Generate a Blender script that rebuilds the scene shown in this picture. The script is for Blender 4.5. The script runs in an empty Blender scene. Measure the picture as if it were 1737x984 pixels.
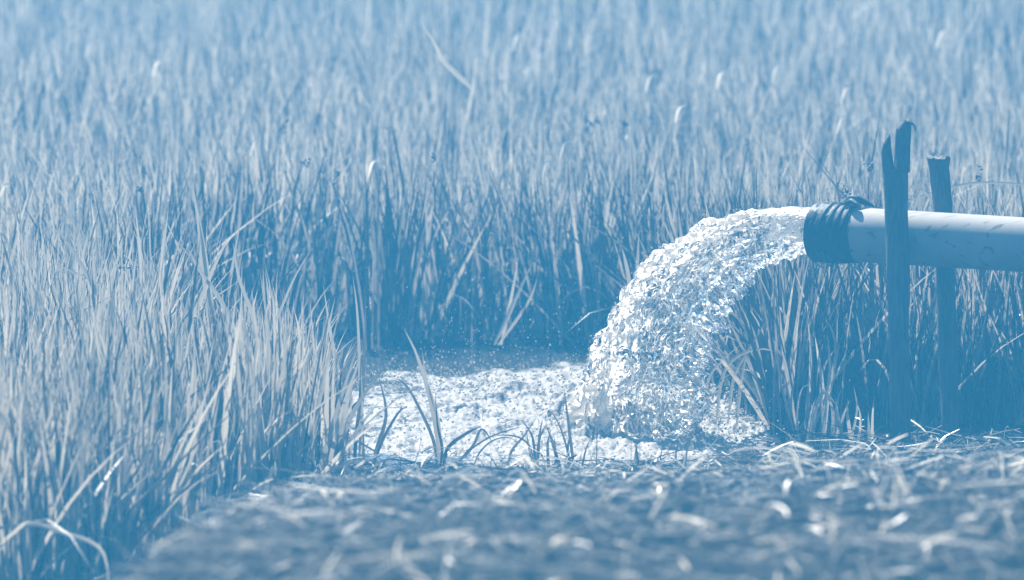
import bpy, bmesh, math, random
import numpy as np
from mathutils import Vector, Matrix

random.seed(4)
RNG = np.random.default_rng(11)
R = math.radians
sc = bpy.context.scene

# ------------------------------------------------------------------ camera
BACK = 18.0                            # the camera stands this far behind y = 0
CAM = np.array((0.0, -BACK, 3.56))
PITCH = 0.0953
K = 0.09 / 868.5 * 15 / (15 + BACK)    # tangent of one photo pixel
KS = K * (15 + BACK)                    # metres per photo pixel at the pipe
FWD = np.array((0, math.cos(PITCH), -math.sin(PITCH)))
UPV = np.array((0, math.sin(PITCH), math.cos(PITCH)))
RIGHT = np.array((1.0, 0, 0))
FOCUS = 15.0 + BACK
cd = bpy.data.cameras.new('camera')
cam = bpy.data.objects.new('camera', cd)
sc.collection.objects.link(cam)
cam.location = CAM
cam.rotation_euler = (R(90) - PITCH, 0, 0)
cd.sensor_width = 36.0
cd.lens = 18 / (868.5 * K)
cd.clip_start = 0.1
cd.clip_end = 1000
cd.dof.use_dof = True
cd.dof.focus_distance = FOCUS
cd.dof.aperture_fstop = 5.0
sc.camera = cam

# ------------------------------------------------------------------ sky and sun
SUN_EL, SUN_AZ = R(52), R(-24)
w = bpy.data.worlds.new('World')
sc.world = w
w.use_nodes = True
nt = w.node_tree
sky = nt.nodes.new('ShaderNodeTexSky')
sky.sky_type = 'NISHITA'
sky.sun_disc = False
sky.sun_elevation = SUN_EL
sky.sun_rotation = SUN_AZ
nt.nodes['Background'].inputs['Strength'].default_value = 0.055
nt.links.new(sky.outputs[0], nt.nodes['Background'].inputs['Color'])
ld = bpy.data.lights.new('sun', 'SUN')
ld.energy = 5.0
ld.angle = R(0.5)
ld.color = (1.0, 0.93, 0.83)
sun = bpy.data.objects.new('sun', ld)
sc.collection.objects.link(sun)
sd = Vector((math.sin(SUN_AZ) * math.cos(SUN_EL), math.cos(SUN_AZ) * math.cos(SUN_EL), math.sin(SUN_EL)))
sun.rotation_euler = sd.to_track_quat('Z', 'Y').to_euler()
sun.location = (-4, 12, 12)

vs = sc.view_settings
vs.view_transform = 'Standard'
vs.look = 'None'
vs.exposure = 1.7
vs.gamma = 1.0
cy = sc.cycles
cy.use_denoising = True
cy.caustics_reflective = False
cy.caustics_refractive = False
cy.max_bounces = 7
cy.diffuse_bounces = 1
cy.glossy_bounces = 2
cy.transmission_bounces = 6
cy.transparent_max_bounces = 12
cy.volume_bounces = 0
cy.sample_clamp_indirect = 4.0
cy.sample_clamp_direct = 0.0

HAZE_DENSITY = 0.0075
HAZE_COLOUR = (0.068, 0.495, 0.98, 1)


# ------------------------------------------------------------------ helpers
def P(px, py, d):
    """point seen at photo pixel (px, py) at depth d in front of the line y = 0"""
    d = d + BACK
    return CAM + d * (FWD + RIGHT * ((px - 868.5) * K) + UPV * ((492 - py) * K))


def G(px, py, z=0.0):
    """point of the level z seen at photo pixel"""
    v = FWD + RIGHT * ((px - 868.5) * K) + UPV * ((492 - py) * K)
    return CAM + v * ((z - CAM[2]) / v[2])


_perm = np.random.default_rng(3).permutation(256)
_perm = np.concatenate([_perm, _perm, _perm])
_g3 = np.random.default_rng(5).normal(size=(256, 3))
_g3 /= np.linalg.norm(_g3, axis=1)[:, None]


def noise(p):
    p = np.asarray(p, float)
    i = np.floor(p).astype(int)
    f = p - i
    u = f * f * f * (f * (f * 6 - 15) + 10)
    i &= 255
    out = 0
    for dx in (0, 1):
        for dy in (0, 1):
            for dz in (0, 1):
                h = _perm[_perm[_perm[(i[:, 0] + dx) & 255] + ((i[:, 1] + dy) & 255)] + ((i[:, 2] + dz) & 255)]
                g = _g3[h]
                v = g[:, 0] * (f[:, 0] - dx) + g[:, 1] * (f[:, 1] - dy) + g[:, 2] * (f[:, 2] - dz)
                wgt = (u[:, 0] if dx else 1 - u[:, 0]) * (u[:, 1] if dy else 1 - u[:, 1]) * (u[:, 2] if dz else 1 - u[:, 2])
                out = out + v * wgt
    return out * 1.5


def fbm(p, octv=4, lac=2.1, gain=0.5):
    a, s, o = 1.0, 1.0, 0
    for k in range(octv):
        o = o + a * noise(np.asarray(p) * s + 17.3 * k)
        a *= gain
        s *= lac
    return o


def sstep(a, b, x):
    t = np.clip((x - a) / (b - a), 0, 1)
    return t * t * (3 - 2 * t)


def mesh_np(name, verts, quads=None, tris=None, smooth=True):
    me = bpy.data.meshes.new(name)
    verts = np.asarray(verts, np.float32)
    nq = 0 if quads is None else len(quads)
    ntr = 0 if tris is None else len(tris)
    me.vertices.add(len(verts))
    me.vertices.foreach_set('co', verts.ravel())
    loops = []
    if nq:
        loops.append(np.asarray(quads, np.int32).ravel())
    if ntr:
        loops.append(np.asarray(tris, np.int32).ravel())
    loops = np.concatenate(loops)
    me.loops.add(len(loops))
    me.loops.foreach_set('vertex_index', loops)
    me.polygons.add(nq + ntr)
    st = np.concatenate([np.arange(nq) * 4, nq * 4 + np.arange(ntr) * 3]).astype(np.int32)
    me.polygons.foreach_set('loop_start', st)
    me.update(calc_edges=True)
    me.validate()
    me.polygons.foreach_set('use_smooth', np.full(nq + ntr, smooth, bool))
    return me


def link(name, me, mat=None, parent=None):
    o = bpy.data.objects.new(name, me)
    sc.collection.objects.link(o)
    if mat is not None and me is not None and not me.materials:
        me.materials.append(mat)
    if parent is not None:
        o.parent = parent
    return o


def tag(o, label=None, cat=None, group=None, kind=None):
    if label:
        o['label'] = label
    if cat:
        o['category'] = cat
    if group:
        o['group'] = group
    if kind:
        o['kind'] = kind
    return o


def empty(name, loc):
    o = bpy.data.objects.new(name, None)
    o.empty_display_size = 0.05
    o.location = loc
    sc.collection.objects.link(o)
    return o


def grid_quads(n, m, wrap=False):
    """n rows, m columns; wrap joins the last column to the first"""
    i = np.arange(n - 1)[:, None]
    j = np.arange(m if wrap else m - 1)[None, :]
    a = i * m + j
    b = i * m + (j + 1) % m
    return np.stack([a, b, b + m, a + m], -1).reshape(-1, 4)


# ------------------------------------------------------------------ materials
def mat(name):
    m = bpy.data.materials.new(name)
    m.use_nodes = True
    m.node_tree.nodes.clear()
    return m, m.node_tree.nodes, m.node_tree.links


def N(nodes, t, **kw):
    n = nodes.new(t)
    for k, v in kw.items():
        if k in n.inputs.keys():
            n.inputs[k].default_value = v
        else:
            setattr(n, k, v)
    return n


def ramp(nodes, stops):
    r = nodes.new('ShaderNodeValToRGB')
    el = r.color_ramp.elements
    while len(el) < len(stops):
        el.new(0.5)
    for e, (p, c) in zip(el, stops):
        e.position = p
        e.color = (*c, 1)
    return r


def leaf_material(name, lo, hi, trans=0.45, rough=0.42, streak=60.0, spec=0.5, dark0=0.22, dark1=0.48):
    m, n, l = mat(name)
    out = N(n, 'ShaderNodeOutputMaterial')
    geo = N(n, 'ShaderNodeNewGeometry')
    tc = N(n, 'ShaderNodeTexCoord')
    mp = N(n, 'ShaderNodeMapping')
    mp.inputs['Scale'].default_value = (streak, streak, 5)
    l.new(tc.outputs['Object'], mp.inputs[0])
    nz = N(n, 'ShaderNodeTexNoise', Scale=1.0, Detail=3.0)
    l.new(mp.outputs[0], nz.inputs['Vector'])
    mx = N(n, 'ShaderNodeMath', operation='ADD')
    sc1 = N(n, 'ShaderNodeMath', operation='MULTIPLY')
    sc1.inputs[1].default_value = 0.7
    l.new(geo.outputs['Random Per Island'], sc1.inputs[0])
    sc2 = N(n, 'ShaderNodeMath', operation='MULTIPLY')
    sc2.inputs[1].default_value = 0.4
    l.new(nz.outputs['Fac'], sc2.inputs[0])
    l.new(sc1.outputs[0], mx.inputs[0])
    l.new(sc2.outputs[0], mx.inputs[1])
    r = ramp(n, [(dark0, lo), (dark1, tuple(0.35 * a + 0.65 * b for a, b in zip(lo, hi))), (0.9, hi)])
    l.new(mx.outputs[0], r.inputs[0])
    b = N(n, 'ShaderNodeBsdfPrincipled', Roughness=rough)
    b.inputs['Specular IOR Level'].default_value = spec
    l.new(r.outputs[0], b.inputs['Base Color'])
    t = N(n, 'ShaderNodeBsdfTranslucent')
    l.new(r.outputs[0], t.inputs['Color'])
    ms = N(n, 'ShaderNodeMixShader')
    ms.inputs[0].default_value = trans
    l.new(b.outputs[0], ms.inputs[1])
    l.new(t.outputs[0], ms.inputs[2])
    l.new(ms.outputs[0], out.inputs['Surface'])
    return m


M_RICE = leaf_material('rice_leaf', (0.028, 0.024, 0.018), (0.50, 0.43, 0.33), 0.42, dark0=0.34, dark1=0.53)
M_RICE_MIXED_SHADE = leaf_material('mixed_shade_rice_leaf', (0.015, 0.013, 0.010), (0.44, 0.37, 0.28), 0.38, dark0=0.56, dark1=0.74)  # mostly dark leaf mix; carries the stand's shade in its colour
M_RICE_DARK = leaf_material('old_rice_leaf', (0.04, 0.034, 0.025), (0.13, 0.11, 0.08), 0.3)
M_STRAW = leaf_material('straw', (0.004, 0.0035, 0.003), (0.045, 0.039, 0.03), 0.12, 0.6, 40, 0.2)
M_STRAW_PALE = leaf_material('pale_dry_leaf', (0.22, 0.19, 0.14), (0.42, 0.36, 0.27), 0.35, 0.5, 40, 0.3)
M_STRAW_GLINT = leaf_material('glint_cut_straw', (0.20, 0.175, 0.135), (0.80, 0.71, 0.57), 0.4, 0.4, 40, 0.45, 0.3, 0.65)  # high albedo puts the glints into the straw colour
M_SEED = leaf_material('sedge_seed', (0.03, 0.026, 0.02), (0.06, 0.05, 0.035), 0.05)


def simple(name, col, rough=0.8, noise_scale=20.0, var=0.5, bump=0.0, bump_scale=80.0, metallic=0.0, spec=0.4):
    m, n, l = mat(name)
    out = N(n, 'ShaderNodeOutputMaterial')
    tc = N(n, 'ShaderNodeTexCoord')
    nz = N(n, 'ShaderNodeTexNoise', Scale=noise_scale, Detail=6.0)
    l.new(tc.outputs['Object'], nz.inputs['Vector'])
    c = np.array(col)
    r = ramp(n, [(0.3, tuple(c * (1 - var))), (0.7, tuple(np.minimum(c * (1 + var), 0.95)))])
    l.new(nz.outputs['Fac'], r.inputs[0])
    b = N(n, 'ShaderNodeBsdfPrincipled', Roughness=rough)
    b.inputs['Specular IOR Level'].default_value = spec
    l.new(r.outputs[0], b.inputs['Base Color'])
    if bump:
        n2 = N(n, 'ShaderNodeTexNoise', Scale=bump_scale, Detail=5.0)
        l.new(tc.outputs['Object'], n2.inputs['Vector'])
        bp = N(n, 'ShaderNodeBump', Strength=bump, Distance=0.01)
        l.new(n2.outputs['Fac'], bp.inputs['Height'])
        l.new(bp.outputs[0], b.inputs['Normal'])
    l.new(b.outputs[0], out.inputs['Surface'])
    return m


M_MUD = simple('wet_mud', (0.016, 0.014, 0.010), 1.0, 9, 0.4, 0.6, 30, spec=0.05)
M_RUBBER = simple('black_rubber', (0.010, 0.0095, 0.009), 0.55, 30, 0.3, 0.15, 60, spec=0.15)


def wood_material():
    m, n, l = mat('weathered_post_wood')
    out = N(n, 'ShaderNodeOutputMaterial')
    tc = N(n, 'ShaderNodeTexCoord')
    mp = N(n, 'ShaderNodeMapping')
    mp.inputs['Scale'].default_value = (60, 60, 5)
    l.new(tc.outputs['Object'], mp.inputs[0])
    nz = N(n, 'ShaderNodeTexNoise', Scale=1.5, Detail=8.0, Roughness=0.65)
    l.new(mp.outputs[0], nz.inputs['Vector'])
    r = ramp(n, [(0.3, (0.012, 0.010, 0.008)), (0.7, (0.085, 0.072, 0.055))])
    l.new(nz.outputs['Fac'], r.inputs[0])
    b = N(n, 'ShaderNodeBsdfPrincipled', Roughness=0.85)
    l.new(r.outputs[0], b.inputs['Base Color'])
    bp = N(n, 'ShaderNodeBump', Strength=0.7, Distance=0.006)
    l.new(nz.outputs['Fac'], bp.inputs['Height'])
    l.new(bp.outputs[0], b.inputs['Normal'])
    l.new(b.outputs[0], out.inputs['Surface'])
    return m


M_WOOD = wood_material()


def pipe_material():
    m, n, l = mat('scuffed_white_plastic')
    out = N(n, 'ShaderNodeOutputMaterial')
    tc = N(n, 'ShaderNodeTexCoord')
    nz = N(n, 'ShaderNodeTexNoise', Scale=6.0, Detail=5.0)
    l.new(tc.outputs['Object'], nz.inputs['Vector'])
    base = ramp(n, [(0.38, (0.19, 0.172, 0.148)), (0.7, (0.27, 0.245, 0.21))])
    l.new(nz.outputs['Fac'], base.inputs[0])
    # scratches: thin stretched noise
    mp = N(n, 'ShaderNodeMapping')
    mp.inputs['Rotation'].default_value = (0.4, 0.5, 0.2)
    mp.inputs['Scale'].default_value = (9, 70, 40)
    l.new(tc.outputs['Object'], mp.inputs[0])
    n2 = N(n, 'ShaderNodeTexNoise', Scale=1.0, Detail=3.0, Distortion=0.6)
    l.new(mp.outputs[0], n2.inputs['Vector'])
    r2 = ramp(n, [(0.60, (0, 0, 0)), (0.70, (1, 1, 1))])
    l.new(n2.outputs['Fac'], r2.inputs[0])
    mx = N(n, 'ShaderNodeMix', data_type='RGBA')
    l.new(r2.outputs[0], mx.inputs['Factor'])
    l.new(base.outputs[0], mx.inputs[6])
    mx.inputs[7].default_value = (0.08, 0.07, 0.055, 1)
    b = N(n, 'ShaderNodeBsdfPrincipled', Roughness=0.7)
    b.inputs['Specular IOR Level'].default_value = 0.12
    l.new(mx.outputs[2], b.inputs['Base Color'])
    l.new(b.outputs[0], out.inputs['Surface'])
    return m


M_PIPE = pipe_material()


def water_material(name, foam_scale, stretch, use_attr, foam_col=(0.64, 0.58, 0.50), trans_mix=0.4, bump_d=0.01, clear=False, detail=5.0, distort=1.6, th_k=0.22, gloss=0.10):
    """clear water broken by streaks of white aerated water"""
    m, n, l = mat(name)
    out = N(n, 'ShaderNodeOutputMaterial')
    at = N(n, 'ShaderNodeAttribute', attribute_name='flow')
    mp = N(n, 'ShaderNodeMapping')
    mp.inputs['Scale'].default_value = stretch
    l.new(at.outputs['Vector'], mp.inputs[0])
    nz = N(n, 'ShaderNodeTexNoise', Scale=foam_scale, Detail=detail, Roughness=0.58, Distortion=distort)
    l.new(mp.outputs[0], nz.inputs['Vector'])
    # ridges of the noise are thin white filaments
    sb = N(n, 'ShaderNodeMath', operation='SUBTRACT')
    l.new(nz.outputs['Fac'], sb.inputs[0])
    sb.inputs[1].default_value = 0.5
    ab = N(n, 'ShaderNodeMath', operation='ABSOLUTE')
    l.new(sb.outputs[0], ab.inputs[0])
    fa = N(n, 'ShaderNodeAttribute', attribute_name='foam')
    # white where |noise| < foam * 0.2
    th = N(n, 'ShaderNodeMath', operation='MULTIPLY')
    l.new(fa.outputs['Fac'], th.inputs[0])
    th.inputs[1].default_value = th_k
    df = N(n, 'ShaderNodeMath', operation='SUBTRACT')
    l.new(th.outputs[0], df.inputs[0])
    l.new(ab.outputs[0], df.inputs[1])
    src = df
    if clear:
        # a second, finer family of strands
        nz2 = N(n, 'ShaderNodeTexNoise', Scale=foam_scale * 2.1, Detail=1.0, Roughness=0.5, Distortion=1.2)
        l.new(mp.outputs[0], nz2.inputs['Vector'])
        s2 = N(n, 'ShaderNodeMath', operation='SUBTRACT')
        l.new(nz2.outputs['Fac'], s2.inputs[0])
        s2.inputs[1].default_value = 0.5
        a2 = N(n, 'ShaderNodeMath', operation='ABSOLUTE')
        l.new(s2.outputs[0], a2.inputs[0])
        t2 = N(n, 'ShaderNodeMath', operation='MULTIPLY')
        l.new(fa.outputs['Fac'], t2.inputs[0])
        t2.inputs[1].default_value = th_k * 0.75
        d2 = N(n, 'ShaderNodeMath', operation='SUBTRACT')
        l.new(t2.outputs[0], d2.inputs[0])
        l.new(a2.outputs[0], d2.inputs[1])
        src = N(n, 'ShaderNodeMath', operation='MAXIMUM')
        l.new(df.outputs[0], src.inputs[0])
        l.new(d2.outputs[0], src.inputs[1])
    mr = N(n, 'ShaderNodeMapRange')
    mr.inputs['From Min'].default_value = -0.012 if clear else -0.03
    mr.inputs['From Max'].default_value = 0.016 if clear else 0.05
    l.new(src.outputs[0], mr.inputs['Value'])
    # clear water
    bp = N(n, 'ShaderNodeBump', Strength=0.9, Distance=bump_d)
    l.new(nz.outputs['Fac'], bp.inputs['Height'])
    if clear:
        fr = N(n, 'ShaderNodeFresnel', IOR=1.5)
        l.new(bp.outputs[0], fr.inputs['Normal'])
        tp = N(n, 'ShaderNodeBsdfTransparent')
        tp.inputs['Color'].default_value = (0.96, 0.97, 0.97, 1)
        gs = N(n, 'ShaderNodeBsdfGlossy', Roughness=gloss)
        gl = N(n, 'ShaderNodeMixShader')
        l.new(fr.outputs[0], gl.inputs[0])
        l.new(tp.outputs[0], gl.inputs[1])
        l.new(gs.outputs[0], gl.inputs[2])
    else:
        gl = N(n, 'ShaderNodeBsdfPrincipled', Roughness=0.12, IOR=1.333)
        gl.inputs['Base Color'].default_value = (0.03, 0.027, 0.02, 1)
    # aerated water
    df1 = N(n, 'ShaderNodeBsdfPrincipled', Roughness=0.25 if clear else 0.6)
    df1.inputs['Specular IOR Level'].default_value = 0.5 if clear else 0.15
    df1.inputs['Base Color'].default_value = (*foam_col, 1)
    l.new(bp.outputs[0], df1.inputs['Normal'])
    tr = N(n, 'ShaderNodeBsdfTranslucent')
    tr.inputs['Color'].default_value = (*foam_col, 1)
    l.new(bp.outputs[0], tr.inputs['Normal'])
    fm = N(n, 'ShaderNodeMixShader')
    fm.inputs[0].default_value = trans_mix
    l.new(df1.outputs[0], fm.inputs[1])
    l.new(tr.outputs[0], fm.inputs[2])
    ms = N(n, 'ShaderNodeMixShader')
    l.new(mr.outputs[0], ms.inputs[0])
    l.new(gl.outputs[0], ms.inputs[1])
    l.new(fm.outputs[0], ms.inputs[2])
    l.new(ms.outputs[0], out.inputs['Surface'])
    return m


M_JET = water_material('gushing_water', 1.0, (1, 1, 1), True, trans_mix=0.75, clear=True, foam_col=(0.88, 0.81, 0.71), detail=1.2, distort=1.0, th_k=0.10, bump_d=0.006, gloss=0.12)
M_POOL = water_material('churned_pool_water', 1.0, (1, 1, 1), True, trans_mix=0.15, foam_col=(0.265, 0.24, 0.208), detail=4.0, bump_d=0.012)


def drop_material():
    m, n, l = mat('water_drop')
    out = N(n, 'ShaderNodeOutputMaterial')
    b = N(n, 'ShaderNodeBsdfPrincipled', Roughness=0.2)
    b.inputs['Base Color'].default_value = (0.50, 0.455, 0.39, 1)
    t = N(n, 'ShaderNodeBsdfTranslucent')
    t.inputs['Color'].default_value = (0.50, 0.455, 0.39, 1)
    ms = N(n, 'ShaderNodeMixShader')
    ms.inputs[0].default_value = 0.5
    l.new(b.outputs[0], ms.inputs[1])
    l.new(t.outputs[0], ms.inputs[2])
    l.new(ms.outputs[0], out.inputs['Surface'])
    return m


M_DROP = drop_material()


# ------------------------------------------------------------------ ground
# pool outline on the ground, traced as seen and laid on the level of the water
POOL = np.array([G(*q)[:2] for q in ((545, 655), (600, 612), (720, 592), (900, 590), (1040, 600), (1150, 640),
                                     (1235, 690), (1290, 742), (1300, 800), (1200, 812), (1000, 812), (800, 812), (640, 812), (560, 770), (535, 710))])


GAP = np.array([G(*q)[:2] for q in ((270, 596), (420, 584), (620, 580), (620, 700), (520, 690), (400, 680), (290, 655))])   # bare wet strip behind the near rice


def poly_sd(p, poly):
    """signed distance to a polygon, negative inside"""
    p = np.asarray(p)[:, :2]
    d = np.full(len(p), 1e9)
    ins = np.zeros(len(p), bool)
    for a, b in zip(poly, np.roll(poly, -1, 0)):
        e = b - a
        wv = p - a
        t = np.clip((wv @ e) / (e @ e), 0, 1)
        d = np.minimum(d, np.linalg.norm(wv - t[:, None] * e, axis=1))
        c = (a[1] > p[:, 1]) != (b[1] > p[:, 1])
        xs = a[0] + (p[:, 1] - a[1]) / np.where(b[1] == a[1], 1e-9, b[1] - a[1]) * e[0]
        ins ^= c & (p[:, 0] < xs)
    return np.where(ins, -d, d)


BANK_Y = np.array([-18, 0, 4, 7.3, 9.8, 12.3, 13.2, 13.8, 14.3, 14.9, 40])
BANK_Z = np.array([0.78, 0.78, 0.72, 0.60, 0.385, 0.150, 0.045, 0.008, 0.005, 0.02, 0.02])


def ground_z(x, y):
    x = np.asarray(x, float)
    y = np.asarray(y, float)
    left = np.interp(y, [-18, 7.3, 12.3, 13.5, 15], [-1.2, -0.72, -0.45, -0.42, -0.30])
    right_shift = sstep(0.35, 0.95, x) * 0.42            # the bank reaches further back by the posts
    z = np.interp(y - right_shift, BANK_Y, BANK_Z)
    k = sstep(-0.42, 0.10, x - left)
    z = 0.02 + (z - 0.02) * k
    q = np.stack([x * 2.2, y * 2.2, np.zeros_like(x)], -1)
    z = z + 0.034 * fbm(q, 4) * sstep(0.03, 0.15, z)
    sdv = poly_sd(np.stack([x, y], -1), POOL)
    z = z - 0.22 * sstep(0.05, -0.18, sdv)
    return z


def build_ground():
    xs = np.concatenate([[-150, -60, -25, -12, -7], np.arange(-4, 4.001, 0.06), [7, 12, 25, 60, 150]])
    ys = np.concatenate([[-150, -60, -30, -18, -12, -6], np.arange(0, 20.001, 0.06), np.arange(20.5, 40, 0.5), [45, 60, 90, 150]])
    X, Y = np.meshgrid(xs, ys)
    Z = ground_z(X.ravel(), np.clip(Y.ravel(), -18, 40)).reshape(X.shape)
    v = np.stack([X, Y, Z], -1).reshape(-1, 3)
    me = mesh_np('ground', v, grid_quads(len(ys), len(xs)))
    o = link('ground', me, M_MUD)
    tag(o, 'dark wet mud under the rice and the straw bank', 'ground', kind='structure')


build_ground()


# ------------------------------------------------------------------ blades
def blades(base, L, az, lean, curl, width, face, segs, tip=0.0, droop=None):
    """strips: base (n,3), length, lean azimuth, lean amount, curl, width, facing azimuth"""
    n = len(base)
    t = np.linspace(0, 1, segs + 1)
    ld_ = np.stack([np.cos(az), np.sin(az), np.zeros(n)], -1)
    horiz = lean[:, None] * t + curl[:, None] * t ** 2
    vert = t[None, :] * (1 - 0.25 * np.clip(horiz, 0, 2) ** 1.3)
    if droop is not None:
        vert = vert - droop[:, None] * t ** 3
    p = base[:, None, :] + ld_[:, None, :] * (horiz * L[:, None])[..., None]
    p[..., 2] += vert * L[:, None]
    prof = np.clip(np.minimum(0.55 + 2.2 * t, 1.0) * (1 - t ** 2.2) ** 0.9, 0.04, 1)
    prof[-1] = 0.0
    wd = np.stack([np.cos(face), np.sin(face), np.zeros(n)], -1)
    off = wd[:, None, :] * (prof[None, :] * width[:, None] * 0.5)[..., None]
    a = p - off
    b = p + off
    # verts: 2 per level except the tip
    lv = np.stack([a[:, :-1], b[:, :-1]], 2).reshape(n, segs * 2, 3)
    v = np.concatenate([lv, p[:, -1:]], 1)
    per = segs * 2 + 1
    i0 = (np.arange(n) * per)[:, None]
    q = []
    for k in range(segs - 1):
        q.append(np.stack([i0[:, 0] + 2 * k, i0[:, 0] + 2 * k + 1, i0[:, 0] + 2 * k + 3, i0[:, 0] + 2 * k + 2], -1))
    quads = np.concatenate(q) if q else np.zeros((0, 4), int)
    k = segs - 1
    tris = np.stack([i0[:, 0] + 2 * k, i0[:, 0] + 2 * k + 1, i0[:, 0] + 2 * k + 2], -1)
    return v.reshape(-1, 3), quads, tris


def rice_allowed(x, y):
    """where rice stands: all the field, not in the pool, on the bank or around the jet"""
    sdv = poly_sd(np.stack([x, y], -1), POOL)
    ok = (sdv > 0.03) & (poly_sd(np.stack([x, y], -1), GAP) > 0)
    # front limit of the field, by x
    front = np.interp(x, [-3.5, -1.25, -1.0, -0.72, -0.45, -0.40, 0.55, 0.62, 0.75, 1.0, 1.4, 3.5],
                      [11.1, 11.3, 11.7, 12.9, 13.9, 15.2, 15.2, 15.05, 15.12, 15.22, 15.25, 15.3])
    return ok & (y > front)


def field():
    allv, allq, allt, stand = [], [], [], []
    off = 0
    bands = [(11.0, 15.0, 1900, 6), (15.0, 18.5, 2300, 6), (18.5, 23, 1400, 5), (23, 29, 1100, 4), (29, 38, 500, 3)]
    for y0, y1, dens, segs in bands:
        half = (y1 + BACK) * 868.5 * K + 1.2
        n = int((y1 - y0) * 2 * half * dens)
        # planted in clumps, the stand under the pipe the thickest
        nc = max(1, n // 11)
        cx = RNG.uniform(-half, half, nc)
        cyy = RNG.uniform(y0, y1, nc)
        if y0 == 15.0:
            m = nc // 4
            cx = np.concatenate([cx, RNG.uniform(0.35, 2.2, m)])
            cyy = np.concatenate([cyy, RNG.uniform(15.0, 17.2, m)])
            nc += m
            n += m * 11
        pick = RNG.integers(0, nc, n)
        x = cx[pick] + RNG.normal(0, 0.028, n)
        y = cyy[pick] + RNG.normal(0, 0.028, n)
        k = rice_allowed(x, y)
        x, y, pick = x[k], y[k], pick[k]
        n = len(x)
        z = ground_z(x, y) - 0.01
        patch = fbm(np.stack([x * 0.6, y * 0.35, np.zeros(n)], -1), 2)
        L = (0.47 + 0.07 * patch) * RNG.uniform(0.52, 1.14, n)
        L *= np.where(RNG.random(n) < 0.02, 1.22, 1.0)
        # the near stand beside the pool is younger and lower
        L *= 1 - 0.34 * sstep(-1.05, -0.80, x) * (x < -0.3) * sstep(13.5, 14.2, y) * (y < 15.9)
        # leaves are lower right beside the pool and under the pipe
        az = RNG.uniform(0, 2 * np.pi, n)
        lean = np.abs(RNG.normal(0.08, 0.09 if y1 < 15.1 else 0.13, n))
        curl = np.abs(RNG.normal(0.06, 0.10, n))
        lean = np.where(RNG.random(n) < 0.09, RNG.uniform(0.35, 0.9, n), lean)
        droop = np.where(RNG.random(n) < 0.12, RNG.uniform(0.1, 0.7, n), 0.0)
        width = RNG.uniform(0.005, 0.0165, n) * (1.08 if y1 < 15.1 else 1.0)
        face = RNG.normal(0, 0.75, n)
        arr = (np.stack([x, y, z], -1), L, az, lean, curl, width, face)
        xy = np.stack([x, y], -1)
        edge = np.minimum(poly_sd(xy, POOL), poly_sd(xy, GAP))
        under = (x > 0.30) & (y > 14.9) & (y < 16.4) | (edge < 0.33) & (y > 15.7) & (x > -1.04)   # leaves in darker colours, painting shade under the pipe and behind the pool
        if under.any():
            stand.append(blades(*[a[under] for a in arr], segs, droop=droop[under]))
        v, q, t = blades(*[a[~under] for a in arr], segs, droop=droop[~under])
        allv.append(v)
        allq.append(q + off)
        allt.append(t + off)
        off += len(v)
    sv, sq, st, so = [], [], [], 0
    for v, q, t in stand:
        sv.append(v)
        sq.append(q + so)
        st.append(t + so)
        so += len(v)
    o = link('rice_stand', mesh_np('rice_stand', np.concatenate(sv), np.concatenate(sq), np.concatenate(st)), M_RICE_MIXED_SHADE)
    tag(o, 'thick stand of rice leaves, mostly coloured dark for shade, under the pipe and behind the pool', 'rice field', kind='stuff')
    me = mesh_np('rice_field', np.concatenate(allv), np.concatenate(allq), np.concatenate(allt))
    o = link('rice_field', me, M_RICE)
    tag(o, 'dense field of upright rice leaves filling the background', 'rice field', kind='stuff')
    print('rice tris', len(me.polygons))


field()


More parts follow.
